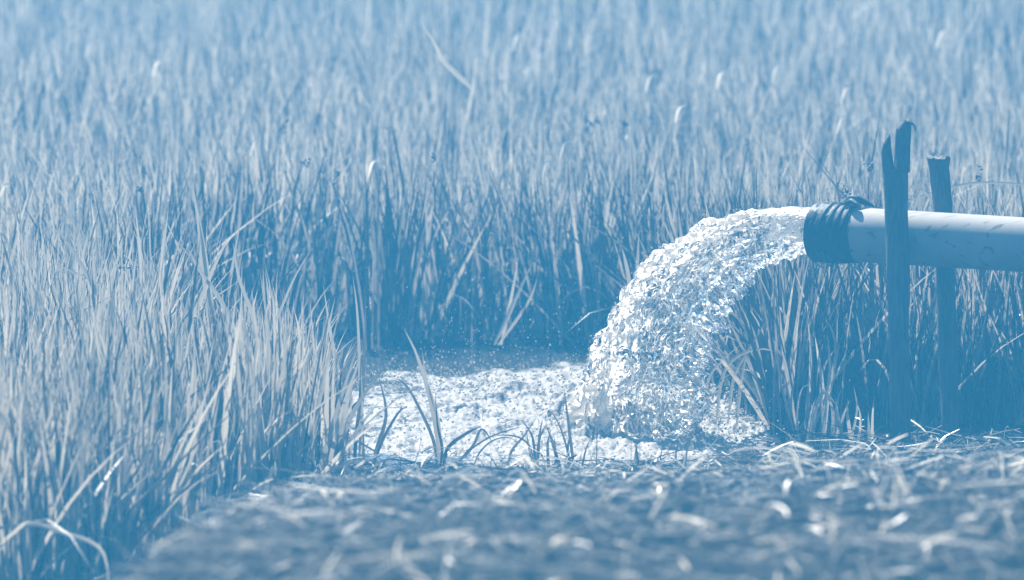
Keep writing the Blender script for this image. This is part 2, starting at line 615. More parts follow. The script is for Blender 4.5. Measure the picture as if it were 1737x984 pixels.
# ------------------------------------------------------------------ straw on the bank
def straw(name, label, n, lens, wids, tilt, lift, material):
    y = 5.0 + (15.3 - 5.0) * RNG.random(n) ** 0.85
    x = RNG.uniform(-1, 1, n) * ((y + BACK) * 868.5 * K + 0.5)
    left = np.interp(y, [-18, 7.3, 12.3, 13.5, 15], [-1.2, -0.72, -0.45, -0.42, -0.30])
    lim = 14.42 + sstep(0.35, 0.95, x) * 0.40 + 0.12 * noise(np.stack([x * 3, x * 0, x * 0], -1))
    sdv = poly_sd(np.stack([x, y], -1), POOL)
    k = (x > left - 0.34 + 0.55 * RNG.random(n) + 0.25 * noise(np.stack([x * 2.5, y * 2.5, x * 0 + 4], -1))) & (y < lim) & (sdv > -0.04)
    x, y = x[k], y[k]
    n = len(x)
    z = ground_z(x, y) + RNG.random(n) ** 1.6 * lift * (0.6 + 0.8 * np.abs(noise(np.stack([x * 4, y * 4, x * 0], -1))) * 2)
    L = RNG.uniform(*lens, n)
    az = RNG.normal(0.0, 0.75, n) + np.where(RNG.random(n) < 0.5, np.pi, 0)
    wd = RNG.uniform(*wids, n)
    pit = RNG.normal(0.0, tilt, n)
    roll = RNG.normal(0, 0.7, n)
    bend = RNG.normal(0, 0.35, n)
    t = np.array([-0.5, -0.17, 0.17, 0.5])
    d = np.stack([np.cos(az) * np.cos(pit), np.sin(az) * np.cos(pit), np.sin(pit)], -1)
    s = np.stack([-np.sin(az), np.cos(az), np.zeros(n)], -1)
    u = np.cross(d, s)
    wv = s * np.cos(roll)[:, None] + u * np.sin(roll)[:, None]
    c = np.stack([x, y, z], -1)
    sag = RNG.uniform(-0.12, 0.3, n)
    p = c[:, None, :] + d[:, None, :] * (t[None, :] * L[:, None])[..., None] + s[:, None, :] * ((t ** 2)[None, :] * (bend * L)[:, None])[..., None]
    p[..., 2] -= (t ** 2)[None, :] * (sag * L)[:, None]
    h = wv[:, None, :] * (wd[:, None] * np.array([0.35, 0.5, 0.5, 0.2])[None, :])[..., None]
    v = np.stack([p - h, p + h], 2).reshape(-1, 3)
    i0 = np.arange(n) * 8
    q = np.concatenate([np.stack([i0 + 2 * k_, i0 + 2 * k_ + 1, i0 + 2 * k_ + 3, i0 + 2 * k_ + 2], -1) for k_ in range(3)])
    me = mesh_np(name, v, q)
    o = link(name, me, material)
    tag(o, label, 'straw', kind='stuff')


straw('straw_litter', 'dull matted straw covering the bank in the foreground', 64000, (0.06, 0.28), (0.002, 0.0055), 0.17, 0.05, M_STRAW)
straw('pale_straw', 'cut straw pieces coloured bright as glints, strewn over the matted bank', 4800, (0.025, 0.11), (0.0035, 0.009), 0.6, 0.08, M_STRAW_GLINT)
straw('straw_strands', 'long thin curved straw strands lying over the bank', 420, (0.15, 0.42), (0.0025, 0.0055), 0.15, 0.09, M_STRAW_PALE)


def bank_wisps():
    n = 7000
    y = np.concatenate([RNG.uniform(12.6, 14.9, n * 2 // 3), RNG.uniform(7.0, 13.4, n - n * 2 // 3)])
    x = np.concatenate([RNG.uniform(-0.7, 2.2, n * 2 // 3),
                        np.interp(y[n * 2 // 3:], [-18, 7.3, 12.3, 13.5, 15], [-1.2, -0.72, -0.45, -0.42, -0.30]) + RNG.normal(-0.05, 0.13, n - n * 2 // 3)])
    lim = 14.40 + sstep(0.35, 0.95, x) * 0.45
    k = (y < lim) & (poly_sd(np.stack([x, y], -1), POOL) > -0.02)
    x, y = x[k], y[k]
    n = len(x)
    L = RNG.uniform(0.03, 0.13, n) * np.where(RNG.random(n) < 0.06, 1.8, 1.0)
    v, q, t = blades(np.stack([x, y, ground_z(x, y)], -1), L, RNG.uniform(0, 6.28, n), np.abs(RNG.normal(0.5, 0.5, n)), RNG.normal(0.3, 0.4, n),
                     RNG.uniform(0.0015, 0.0045, n), RNG.uniform(0, 6.28, n), 5, droop=np.abs(RNG.normal(0, 0.4, n)))
    o = link('bank_wisps', mesh_np('bank_wisps', v, q, t), M_RICE_MIXED_SHADE)
    tag(o, 'thin ragged grass wisps along the rim of the straw bank', 'grass', kind='stuff')


bank_wisps()


# ------------------------------------------------------------------ pool water and foam
LAND = G(1085, 725)[:2]


def pool():
    nx, ny = 420, 380
    x0, x1 = POOL[:, 0].min() - 0.12, POOL[:, 0].max() + 0.12
    y0, y1 = POOL[:, 1].min() - 0.12, POOL[:, 1].max() + 0.15
    X, Y = np.meshgrid(np.linspace(x0, x1, nx), np.linspace(y0, y1, ny))
    x, y = X.ravel(), Y.ravel()
    # foam spreads from the landing point to the left and to the front
    fx = (x - LAND[0]) / np.where(x < LAND[0], 1.05, 0.34)
    fy = (y - LAND[1] + 0.10) / np.where(y > LAND[1] - 0.10, 1.75, 1.0)
    rr = np.sqrt(fx ** 2 + fy ** 2)
    q3 = np.stack([x * 4.0, y * 2.2, x * 0], -1)
    wob = fbm(q3, 4)
    streak = fbm(np.stack([x * 3.0, y * 7.5, x * 0 + 21], -1), 4)
    foam = sstep(1.12, 0.45, rr + 0.42 * wob + 0.22 * streak)
    rl = np.sqrt((x - LAND[0]) ** 2 + (y - LAND[1]) ** 2)
    turb = np.abs(fbm(np.stack([x * 12, y * 8, x * 0 + 3], -1), 5))
    fine = fbm(np.stack([x * 48, y * 40, x * 0 + 9], -1), 3)
    mound = np.exp(-(np.sqrt((x - LAND[0] + 0.03) ** 2 + (y - LAND[1] + 0.12) ** 2) / 0.22) ** 2) * 0.085
    z = 0.004 + 0.004 * fbm(np.stack([x * 4, y * 7, x * 0], -1), 2) + foam * (0.045 * np.sqrt(turb) * np.clip(0.6 + streak, 0.1, 1.3) + 0.004 * np.abs(fine)) + mound * (0.5 + 0.25 * turb + 0.15 * np.abs(fine))
    me = mesh_np('pool_water', np.stack([x, y, z], -1), grid_quads(ny, nx))
    fl = np.stack([x * 15, y * 17, z * 15], -1)
    a = me.attributes.new('flow', 'FLOAT_VECTOR', 'POINT')
    a.data.foreach_set('vector', fl.astype(np.float32).ravel())
    a = me.attributes.new('foam', 'FLOAT', 'POINT')
    a.data.foreach_set('value', ((foam * 1.45 + 0.35 * wob + 0.35 * streak) * sstep(0.02, 0.3, foam) - 0.06 + 0.8 * np.exp(-(rl / 0.32) ** 2)).astype(np.float32))
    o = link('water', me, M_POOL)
    tag(o, 'foaming pool of water where the jet lands', 'water', kind='structure')
    return x, y, z, foam, rl


px_, py_, pz_, pfoam, prl = pool()


def ico(sub=1):
    bm = bmesh.new()
    bmesh.ops.create_icosphere(bm, subdivisions=sub, radius=1.0)
    v = np.array([q.co[:] for q in bm.verts])
    f = np.array([[l.index for l in q.verts] for q in bm.faces])
    bm.free()
    return v, f


ICO1 = ico(1)
ICO2 = ico(2)


def balls(name, c, r, sub=1, squash=None, mat_=None):
    v0, f0 = ICO1 if sub == 1 else ICO2
    sc_ = np.asarray(r)[:, None, None] * v0[None]
    if squash is not None:
        sc_ = sc_ * squash[:, None, :]
    v = (c[:, None, :] + sc_).reshape(-1, 3)
    f = (f0[None] + (np.arange(len(c)) * len(v0))[:, None, None]).reshape(-1, 3)
    me = mesh_np(name, v, None, f)
    return link(name, me, mat_ or M_DROP)


def foam_beads():
    pr = np.clip(pfoam, 0, 1) * (0.35 + 2.0 * np.exp(-(prl / 0.3) ** 2))
    edge = (pfoam > 0.05) & (pfoam < 0.5)
    pr = pr + edge * 0.7
    pr = pr / pr.sum()
    n = 5000
    idx = RNG.choice(len(px_), n, p=pr)
    c = np.stack([px_[idx], py_[idx], pz_[idx]], -1) + RNG.normal(0, 0.004, (n, 3))
    c[:, 2] += np.abs(RNG.normal(0, 0.012, n))
    r = 0.0010 + 0.0036 * RNG.random(n) ** 3
    o = balls('foam_bubbles', c, r)
    tag(o, 'white froth of bubbles floating on the churned pool', 'foam', kind='stuff')


foam_beads()


# ------------------------------------------------------------------ jet
JC = [(1400, 391, 40, 40), (1365, 391, 38, 38), (1330, 396, 42, 42), (1290, 405, 46, 46), (1245, 424, 52, 50), (1205, 450, 62, 55),
      (1170, 487, 74, 60), (1140, 530, 84, 66), (1118, 575, 90, 70), (1102, 620, 96, 76), (1090, 665, 102, 84), (1080, 705, 106, 90), (1074, 735, 108, 92), (1070, 768, 108, 92)]


def jet():
    ctrl = np.array(JC, float)
    d = 15.0 + (1393 - ctrl[:, 0]) * KS * 0.5
    pts = np.array([P(a, b, dd) for a, b, dd in zip(ctrl[:, 0], ctrl[:, 1], d)])
    rad = ctrl[:, 2:] * KS
    # resample (Catmull-Rom)
    NS, NT = 620, 420
    seg = np.linspace(1, len(pts) - 2 + 0.999, NS)
    ext = np.concatenate([[2 * pts[0] - pts[1]], pts, [2 * pts[-1] - pts[-2]]])
    exr = np.concatenate([rad[:1], rad, rad[-1:]])

    def cr(a, u):
        i = np.clip(np.floor(u).astype(int), 0, len(a) - 4)
        f = (u - i)[:, None]
        p0, p1, p2, p3 = a[i], a[i + 1], a[i + 2], a[i + 3]
        return 0.5 * ((2 * p1) + (-p0 + p2) * f + (2 * p0 - 5 * p1 + 4 * p2 - p3) * f ** 2 + (-p0 + 3 * p1 - 3 * p2 + p3) * f ** 3)
    seg = np.linspace(0, len(pts) - 1.001, NS)
    c = cr(ext, seg)
    rd = cr(exr, seg)
    tan = np.gradient(c, axis=0)
    tan /= np.linalg.norm(tan, axis=1)[:, None]
    n2 = np.tile(np.array((0.5, 0.866, 0.0)), (NS, 1))          # across the jet, away from the camera
    n2 -= (n2 * tan).sum(1)[:, None] * tan
    n2 /= np.linalg.norm(n2, axis=1)[:, None]
    n1 = np.cross(tan, n2)
    n1 *= np.sign(n1[:, 2] + 1e-6)[:, None]                      # towards the upper left edge
    s = np.concatenate([[0], np.cumsum(np.linalg.norm(np.diff(c, axis=0), axis=1))])
    th = np.linspace(0, 2 * np.pi, NT, endpoint=False)
    S, T = np.meshgrid(s, th, indexing='ij')
    k = (S / s[-1]).ravel()
    cs, sn = np.cos(T).ravel(), np.sin(T).ravel()
    Sr = S.ravel()
    rm = np.repeat(rd[:, 0], NT)
    q = np.stack([Sr, cs * rm, sn * rm], -1)
    big = fbm(q * np.array((11, 15, 15)), 3)
    mid = 1 - 2 * np.abs(fbm(q * np.array((15, 30, 30)) + 5, 2))
    fin = 1 - 2 * np.abs(fbm(q * np.array((75, 120, 120)) + 9, 3))
    grow = sstep(-0.03, 0.42, k)
    lowside = sstep(0.3, -0.9, cs)
    disp = grow * (0.032 * big + 0.010 * mid) + (0.0011 - 0.0002 * grow) * fin
    # the lower edge tears into fingers
    disp += grow * lowside * (0.040 * fbm(q * np.array((38, 9, 9)) + 31, 3) - 0.008)
    r1 = np.repeat(rd[:, 0], NT) + disp
    r2 = np.repeat(rd[:, 1], NT) + disp
    v = np.repeat(c, NT, 0) + np.repeat(n1, NT, 0) * (cs * r1)[:, None] + np.repeat(n2, NT, 0) * (sn * r2)[:, None]
    # sideways crumple so the streaks wander
    v += np.repeat(tan, NT, 0) * (0.012 * grow * fbm(q * np.array((22, 40, 40)) + 77, 3))[:, None]
    me = mesh_np('water_jet', v, grid_quads(NS, NT, True))
    fl = q * np.array((10, 26, 26)) + np.stack([fbm(q * 14 + 3, 2), fbm(q * 14 + 8, 2), fbm(q * 14 + 13, 2)], -1) * 0.7
    a = me.attributes.new('flow', 'FLOAT_VECTOR', 'POINT')
    a.data.foreach_set('vector', fl.astype(np.float32).ravel())
    patch = fbm(q * np.array((9, 16, 16)) + 50, 3)
    foam = 0.30 + 0.20 * sstep(-0.6, 0.8, cs) + 0.10 * sstep(0.30, 0.0, k) + 0.26 * sstep(0.70, 0.92, k) + 0.42 * patch - 0.16 * lowside
    foam = np.where(foam > 0, foam, 0) * (1 - 0.85 * sstep(0.0, 0.45, sn) * sstep(0.9, 0.5, cs))
    a = me.attributes.new('foam', 'FLOAT', 'POINT')
    a.data.foreach_set('value', np.clip(foam, 0.03, 1.6).astype(np.float32))
    o = link('water_jet', me, M_JET)
    tag(o, 'thick gush of white splashing water falling from the pipe mouth into the pool', 'water jet')
    return c, rd, n1, n2, tan, v, k, cs, sn


JETC, JETR, JN1, JN2, JTAN, JV, JK, JCS, JSN = jet()


def spray():
    C_, R_ = [], []
    # beads shed from the jet's skin
    n = 2600
    idx = RNG.choice(len(JV), n, p=(0.1 + JK) * (0.4 + np.abs(JCS)) / ((0.1 + JK) * (0.4 + np.abs(JCS))).sum())
    i = idx // (len(JV) // len(JETC))
    outw = JN1[i] * JCS[idx][:, None] + JN2[i] * JSN[idx][:, None]
    C_.append(JV[idx] + outw * (np.abs(RNG.normal(0, 0.010, n)) - 0.001)[:, None])
    R_.append(0.0008 + 0.0032 * RNG.random(n) ** 3)
    # fine spray in the dark gap left of the jet
    n = 900
    X = np.concatenate([RNG.normal(900, 110, n // 2), RNG.uniform(620, 1080, n - n // 2)])
    Y = 620 - np.abs(RNG.normal(0, 85, n))
    D = RNG.uniform(14.9, 16.3, n)
    C_.append(np.array([P(a, b, d) for a, b, d in zip(X, Y, D)]))
    R_.append(0.0005 + 0.0022 * RNG.random(n) ** 3.0)
    # splash to the right of the landing
    n = 1500
    X = 1150 + np.abs(RNG.normal(0, 95, n))
    Y = 790 - np.abs(RNG.normal(0, 55, n)) - 0.05 * (X - 1150)
    D = RNG.uniform(14.75, 15.4, n)
    C_.append(np.array([P(a, b, d) for a, b, d in zip(X, Y, D)]))
    R_.append(0.0007 + 0.0033 * RNG.random(n) ** 2.5)
    # around the landing and over the foam
    n = 1300
    X = RNG.uniform(600, 1250, n)
    Y = 660 - np.abs(RNG.normal(0, 22, n)) + 0.03 * (X - 600)
    D = RNG.uniform(15.0, 16.4, n)
    C_.append(np.array([P(a, b, d) for a, b, d in zip(X, Y, D)]))
    R_.append(0.0007 + 0.0042 * RNG.random(n) ** 2.6)
    # large beads thrown up along the back of the foam
    n = 160
    X = np.concatenate([RNG.normal(745, 35, n // 2), RNG.uniform(600, 1000, n - n // 2)])
    Y = 640 - np.abs(RNG.normal(0, 20, n))
    D = RNG.uniform(15.6, 16.6, n)
    C_.append(np.array([P(a, b, d) for a, b, d in zip(X, Y, D)]))
    R_.append(0.0012 + 0.0030 * RNG.random(n) ** 1.8)
    # high strays over the field
    n = 140
    X = RNG.uniform(450, 1350, n)
    Y = RNG.uniform(250, 560, n)
    D = RNG.uniform(14.8, 15.6, n)
    C_.append(np.array([P(a, b, d) for a, b, d in zip(X, Y, D)]))
    R_.append(0.0005 + 0.0012 * RNG.random(n) ** 2)
    # drips under the sleeve and the pipe
    n = 40
    X = RNG.uniform(1370, 1500, n)
    Y = 446 + np.abs(RNG.normal(0, 6, n))
    C_.append(np.array([P(a, b, 14.97) for a, b in zip(X, Y)]))
    R_.append(0.001 + 0.004 * RNG.random(n) ** 2)
    c = np.concatenate(C_)
    r = np.concatenate(R_)
    k = c[:, 2] > 0.0
    o = balls('water_spray', c[k], r[k])
    tag(o, 'white drops of spray flying off the jet and the pool', 'spray', kind='stuff')


spray()


# ------------------------------------------------------------------ pipe
MOUTH = P(1386, 394, 15.0)
PA = np.array((0.866, -0.5, -0.008))
PA /= np.linalg.norm(PA)                                          # along the pipe, away from the mouth, towards the camera's right
PB = np.cross(PA, (0, 0, 1.0))
PB /= np.linalg.norm(PB)
PC = np.cross(PB, PA)
PR = 0.0715


def tube_mesh(name, ss, rr, seg=64, centre=None, wob=None, cap=False):
    """lathe along the pipe axis: ss positions, rr radii"""
    th = np.linspace(0, 2 * np.pi, seg, endpoint=False)
    S, T = np.meshgrid(np.asarray(ss, float), th, indexing='ij')
    RR = np.repeat(np.asarray(rr, float)[:, None], seg, 1)
    if wob is not None:
        S, RR = wob(S, T, RR)
    v = S[..., None] * PA + (RR * np.cos(T))[..., None] * PB + (RR * np.sin(T))[..., None] * PC
    return mesh_np(name, v.reshape(-1, 3), grid_quads(len(ss), seg, True))


def ring_bump(s, c, w_):
    return math.exp(-((s - c) / w_) ** 2)


def pipe():
    root = empty('water_pipe', MOUTH)
    tag(root, 'white plastic water pipe held between two wooden posts, black rubber sleeve on its end', 'pipe')
    # tube, with wall thickness at the mouth
    ss = [0.16, 0.012, 0.010, 0.010, 0.012, 0.3, 0.6, 1.0, 1.6, 2.4, 3.2]
    rr = [PR - 0.007, PR - 0.007, PR - 0.006, PR - 0.001, PR, PR, PR, PR, PR, PR, PR]
    link('tube', tube_mesh('tube', ss, rr, 96), M_PIPE, root)
    # sleeve with folds
    ss = np.concatenate([[0.05, 0.004], np.linspace(0.0, 0.122, 90)])

    def wob(S, T, RR):
        sl = 0.030 * np.sin(T + 0.3)                              # folds run slightly slanted
        f = 0
        for c, w_, h in ((0.040, 0.004, 0.0045), (0.060, 0.004, 0.005), (0.078, 0.0045, 0.005), (0.096, 0.004, 0.0045), (0.112, 0.003, 0.0035)):
            f = f + h * np.exp(-((S - c - sl * (0.25 + S * 3)) / w_) ** 2)
        up = sstep(-0.5, 0.9, np.sin(T))
        RR2 = RR + f * (0.35 + 0.65 * up)
        pp = np.stack([S * 70, np.cos(T) * 3.0, np.sin(T) * 3.0], -1).reshape(-1, 3)
        RR2 = RR2 + (0.0022 * fbm(pp, 3)).reshape(S.shape) * sstep(0.0, 0.02, S) * sstep(0.121, 0.10, S)
        fl = S + 0.010 * np.cos(T * 1.0 + 0.4) * sstep(0.05, 0.12, S)
        return fl, RR2
    rr = np.concatenate([[PR + 0.001, PR + 0.001], PR + 0.0075 - 0.0045 * np.linspace(0, 1, 90) ** 2])
    rr[2] = PR + 0.004
    rr[-1] = PR + 0.0008
    link('rubber_sleeve', tube_mesh('rubber_sleeve', ss, rr, 128, wob=wob), M_RUBBER, root)

    # knot of the tie on top: two folded lobes and a loose end
    def lobe(name, pts, rad, flat=0.6):
        pts = np.array(pts)
        n = len(pts)
        tt = np.linspace(0, n - 1, 26)
        c = np.stack([np.interp(tt, range(n), pts[:, i]) for i in range(3)], -1)
        for _ in range(4):
            c[1:-1] = (c[:-2] + 2 * c[1:-1] + c[2:]) / 4
        r = np.interp(tt, range(n), rad)
        th = np.linspace(0, 2 * np.pi, 16, endpoint=False)
        tg = np.gradient(c, axis=0)
        tg /= np.linalg.norm(tg, axis=1)[:, None]
        u = np.cross(tg, np.array((0.1, 0.95, 0.2)))
        u /= np.linalg.norm(u, axis=1)[:, None]
        b = np.cross(tg, u)
        v = c[:, None, :] + (u[:, None, :] * np.cos(th)[None, :, None] * flat + b[:, None, :] * np.sin(th)[None, :, None]) * r[:, None, None]
        link(name, mesh_np(name, v.reshape(-1, 3), grid_quads(26, 16, True)), M_RUBBER, root)

    def at(s, up, b=0.0):
        return tuple(PA * s + PC * (PR + up) + PB * b)
    lobe('knot', [at(0.082, 0.002, 0.01), at(0.092, 0.016), at(0.106, 0.025), at(0.122, 0.022), at(0.142, 0.012, -0.01), at(0.162, 0.002, -0.02)],
         [0.004, 0.012, 0.014, 0.012, 0.009, 0.002], 0.8)
    lobe('knot', [at(0.095, 0.012, 0.02), at(0.115, 0.020, 0.024), at(0.135, 0.012, 0.03), at(0.15, 0.0, 0.04)],
         [0.006, 0.010, 0.009, 0.004], 0.7)
    lobe('tie_band', [tuple(PA * (0.100 + 0.016 * math.sin(a * 0.9)) + (PB * math.cos(a) + PC * math.sin(a)) * (PR + 0.0045))
                      for a in np.linspace(-0.4, 3.6, 26)], [0.002] + [0.004] * 24 + [0.002], 0.6)


pipe()


# ------------------------------------------------------------------ posts
def post_mesh(name, base, rows, seg=40, seed=0, top_jag=0.01, close=True):
    """rows: (centre xyz, half width x, half depth y); rings from foot to top"""
    rows_i = []
    zz = np.array([r[0][2] for r in rows])
    ts = np.linspace(0, len(rows) - 1, 70)
    c = np.stack([np.interp(ts, range(len(rows)), [r[0][i] for r in rows]) for i in range(3)], -1)
    hw = np.interp(ts, range(len(rows)), [r[1] for r in rows])
    hd = np.interp(ts, range(len(rows)), [r[2] for r in rows])
    th = np.linspace(0, 2 * np.pi, seg, endpoint=False)
    C2, S2 = np.cos(th), np.sin(th)
    v = c[:, None, :] + np.stack([hw[:, None] * C2, hd[:, None] * S2, 0 * hw[:, None] * C2], -1)
    p = v.reshape(-1, 3)
    nz = fbm((p + seed) * np.array((45, 45, 5)), 3) * 0.0035 + fbm((p + seed) * np.array((12, 12, 4)), 2) * 0.0035
    rad = np.stack([np.tile(C2, len(c)), np.tile(S2, len(c)), np.zeros(len(p))], -1)
    p = p + rad * nz[:, None]
    # jagged broken top
    last = len(p) - seg
    jag = fbm(np.stack([C2 * 2.2 + seed, S2 * 2.2, C2 * 0], -1), 3) * top_jag * 2
    p[last:, 2] += jag
    p[last - seg:last, 2] += jag * 0.4
    vv = np.concatenate([p, [p[last:].mean(0) - (0, 0, top_jag * 0.8)]])
    q = grid_quads(len(c), seg, True)
    tr = np.array([[last + i, last + (i + 1) % seg, len(p)] for i in range(seg)])
    return mesh_np(name, vv - np.asarray(base), q, tr)


def posts():
    d = 14.76
    k = K * (d + BACK)
    b = P(1523, 768, d)
    b[2] = -0.05
    root = empty('wooden_post', b)
    tag(root, 'tall dark wooden post with a split, splintered top in front of the pipe', 'post')

    def row(px, py, hw, hd=None):
        return (P(px, py, d), hw * k, (hd or hw) * k)
    foot = P(1528, 800, d)
    trunk = [row(1529, 800, 16, 18), row(1527, 700, 17, 18), row(1525, 600, 18), row(1523, 500, 18.5), row(1522, 420, 19), row(1521, 350, 20, 19), row(1520.5, 300, 22, 18), row(1520, 286, 22, 17)]
    link('trunk', post_mesh('trunk', b, trunk, seed=2.0, top_jag=0.003), M_WOOD, root)
    pl = [row(1508, 292, 9, 14), row(1506, 275, 8.5, 12), row(1504.5, 258, 8, 10), row(1505, 243, 6.5, 8), row(1507.5, 232, 3.2, 5), row(1508.5, 227, 1, 2)]
    link('splinter', post_mesh('splinter', b, pl, seed=5.0, top_jag=0.001), M_WOOD, root)
    pr = [row(1530, 292, 13.5, 15), row(1530.5, 270, 13.5, 14), row(1531, 250, 13.5, 13), row(1531.5, 230, 13.5, 12), row(1532, 219, 12.5, 10), row(1535, 211, 8.5, 7), row(1537, 205, 4.5, 4)]
    link('splinter', post_mesh('splinter', b, pr, seed=8.0, top_jag=0.004), M_WOOD, root)
    # curled bark strip at the tip
    pts = np.array([P(*q) for q in ((1533, 210, d), (1538, 204, d - .01), (1543, 206, d - .015), (1547, 209, d - .015), (1551, 214, d - .012), (1553, 221, d - .01))])
    wd = np.array([5, 6, 5, 4, 5, 2]) * k * 0.5
    off = np.array((0.25, 0.75, 0.6))[None] * wd[:, None] * 1.2
    v = np.stack([pts - off, pts + off, pts + off + (0.002, 0, -0.003), pts - off + (0.002, 0, -0.003)], 1).reshape(-1, 3) - b
    me = mesh_np('bark_strip', v, np.concatenate([grid_quads(6, 4, True), [[0, 1, 2, 3], [23, 22, 21, 20]]]))
    link('bark_strip', me, M_WOOD, root)

    d2 = 14.95
    k2 = K * (d2 + BACK)
    b2 = P(1610, 745, d2)
    b2[2] = -0.05
    root2 = empty('wooden_post', b2)
    tag(root2, 'shorter dark wooden post with a flared broken top behind the pipe', 'post')

    def row2(px, py, hw, hd=None):
        return (P(px, py, d2), hw * k2, (hd or hw) * k2)
    rows = [row2(1613, 790, 15), row2(1611, 700, 15), row2(1608, 600, 15), row2(1605, 500, 15.5), row2(1601, 400, 16), row2(1598, 340, 16), row2(1595, 300, 15.5), row2(1593.5, 284, 16), row2(1593, 273, 18.5, 17), row2(1592.5, 267, 19.5, 18)]
    link('trunk', post_mesh('trunk', b2, rows, seed=13.0, top_jag=0.007), M_WOOD, root2)


posts()


# ------------------------------------------------------------------ single leaves and plants
def ribbon(name, pts, width, parent=None, mat_=None, origin=(0, 0, 0), tilt=0.35, segs=14, base_w=0.5, tipw=0.0):
    """a leaf along a smoothed path, folded a little along its midrib"""
    pts = np.array(pts, float)
    n = len(pts)
    t = np.linspace(0, n - 1, segs + 1)
    ext = np.concatenate([[2 * pts[0] - pts[1]], pts, [2 * pts[-1] - pts[-2]]])
    i = np.clip(np.floor(t).astype(int), 0, n - 2)
    f = (t - i)[:, None]
    p0, p1, p2, p3 = ext[i], ext[i + 1], ext[i + 2], ext[i + 3]
    c = 0.5 * ((2 * p1) + (-p0 + p2) * f + (2 * p0 - 5 * p1 + 4 * p2 - p3) * f ** 2 + (-p0 + 3 * p1 - 3 * p2 + p3) * f ** 3)
    tg = np.gradient(c, axis=0)
    tg /= np.linalg.norm(tg, axis=1)[:, None] + 1e-9
    view = np.array((math.sin(tilt), -math.cos(tilt), 0.25))
    s = np.cross(tg, view)
    s /= np.linalg.norm(s, axis=1)[:, None] + 1e-9
    u = np.linspace(0, 1, segs + 1)
    prof = np.minimum(base_w + 2 * u, 1) * np.maximum((1 - u ** 2.5), tipw)
    h = s * (prof * width * 0.5)[:, None]
    fold = np.cross(s, tg) * (prof * width * 0.14)[:, None]
    v = np.stack([c - h, c + fold, c + h], 1).reshape(-1, 3) - np.asarray(origin)
    me = mesh_np(name, v, grid_quads(segs + 1, 3))
    return link(name, me, mat_ or M_RICE, parent)


def plant(name, label, cat, leaves, mat_=None, group=None, seeds=None):
    """leaves: list of (pixel path, depth or (depth0, depth1), width px)"""
    p0, d0, _ = leaves[0][:3]
    b = P(p0[0][0], p0[0][1], d0[0] if isinstance(d0, tuple) else d0)
    if len(leaves) == 1 and not seeds:
        pth, d, wp = leaves[0][:3]
        d = d if isinstance(d, tuple) else (d, d)
        ds = np.linspace(d[0], d[1], len(pth))
        o = ribbon(name, [P(a[0], a[1], dd) for a, dd in zip(pth, ds)], wp * K * (d[0] + BACK), None, mat_, b, tilt=random.uniform(-.5, .5))
        o.location = b
        return tag(o, label, cat, group)
    root = empty(name, b)
    tag(root, label, cat, group)
    for lf in leaves:
        pth, d, wp = lf[:3]
        m_ = lf[3] if len(lf) > 3 else mat_
        d = d if isinstance(d, tuple) else (d, d)
        ds = np.linspace(d[0], d[1], len(pth))
        ribbon('leaf' if wp > 4 else 'stem', [P(a[0], a[1], dd) for a, dd in zip(pth, ds)], wp * K * (d[0] + BACK), root, m_, b, tilt=random.uniform(-.6, .6))
    if seeds:
        c = np.array([P(*q) for q in seeds]) - b
        cc = np.repeat(c, 7, 0) + RNG.normal(0, 0.0045, (len(c) * 7, 3))
        o = balls('seed_head', cc, RNG.uniform(0.002, 0.0042, len(cc)), mat_=M_SEED)
        o.parent = root
    return root


def scatter_leaves(px, py, d, n, hpx, spread, wpx, lean=0.0):
    out = []
    for i in range(n):
        bx = px + random.gauss(0, spread * 0.18)
        h = hpx * random.uniform(0.55, 1.05)
        sx = random.gauss(lean, 0.16) * h
        cv = random.gauss(0, 0.07) * h
        pth = [(bx, py), (bx + sx * 0.3 - cv * 0.3, py - h * 0.35), (bx + sx * 0.62 - cv * .2, py - h * 0.7), (bx + sx + cv, py - h)]
        out.append((pth, (d + random.gauss(0, .02), d + random.gauss(0, .05)), wpx * random.uniform(0.6, 1.15)))
    return out


# tall leafy shoot standing in front of the foam
plant('rice_plant', 'tall narrow shoot with two long pointed leaves rising before the white foam', 'plant', [
    ([(748, 800), (742, 740), (728, 670), (706, 600), (683, 553)], 14.62, 9),
    ([(750, 800), (746, 735), (738, 690), (722, 640), (716, 590)], 14.64, 7),
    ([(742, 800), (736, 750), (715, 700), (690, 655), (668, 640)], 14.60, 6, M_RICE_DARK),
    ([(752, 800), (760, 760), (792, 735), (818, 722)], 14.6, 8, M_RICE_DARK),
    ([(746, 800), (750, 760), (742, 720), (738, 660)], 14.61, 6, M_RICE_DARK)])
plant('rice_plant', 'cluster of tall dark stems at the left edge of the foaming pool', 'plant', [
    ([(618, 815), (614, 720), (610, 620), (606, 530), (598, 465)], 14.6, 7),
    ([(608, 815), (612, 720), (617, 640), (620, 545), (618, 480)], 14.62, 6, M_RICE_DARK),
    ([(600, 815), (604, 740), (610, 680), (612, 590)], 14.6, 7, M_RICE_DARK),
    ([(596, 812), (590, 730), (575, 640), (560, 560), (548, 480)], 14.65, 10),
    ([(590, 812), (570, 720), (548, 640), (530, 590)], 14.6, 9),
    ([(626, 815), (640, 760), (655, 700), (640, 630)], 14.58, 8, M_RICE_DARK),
    ([(622, 815), (650, 745), (676, 700), (690, 690)], 14.58, 6, M_RICE_DARK)])
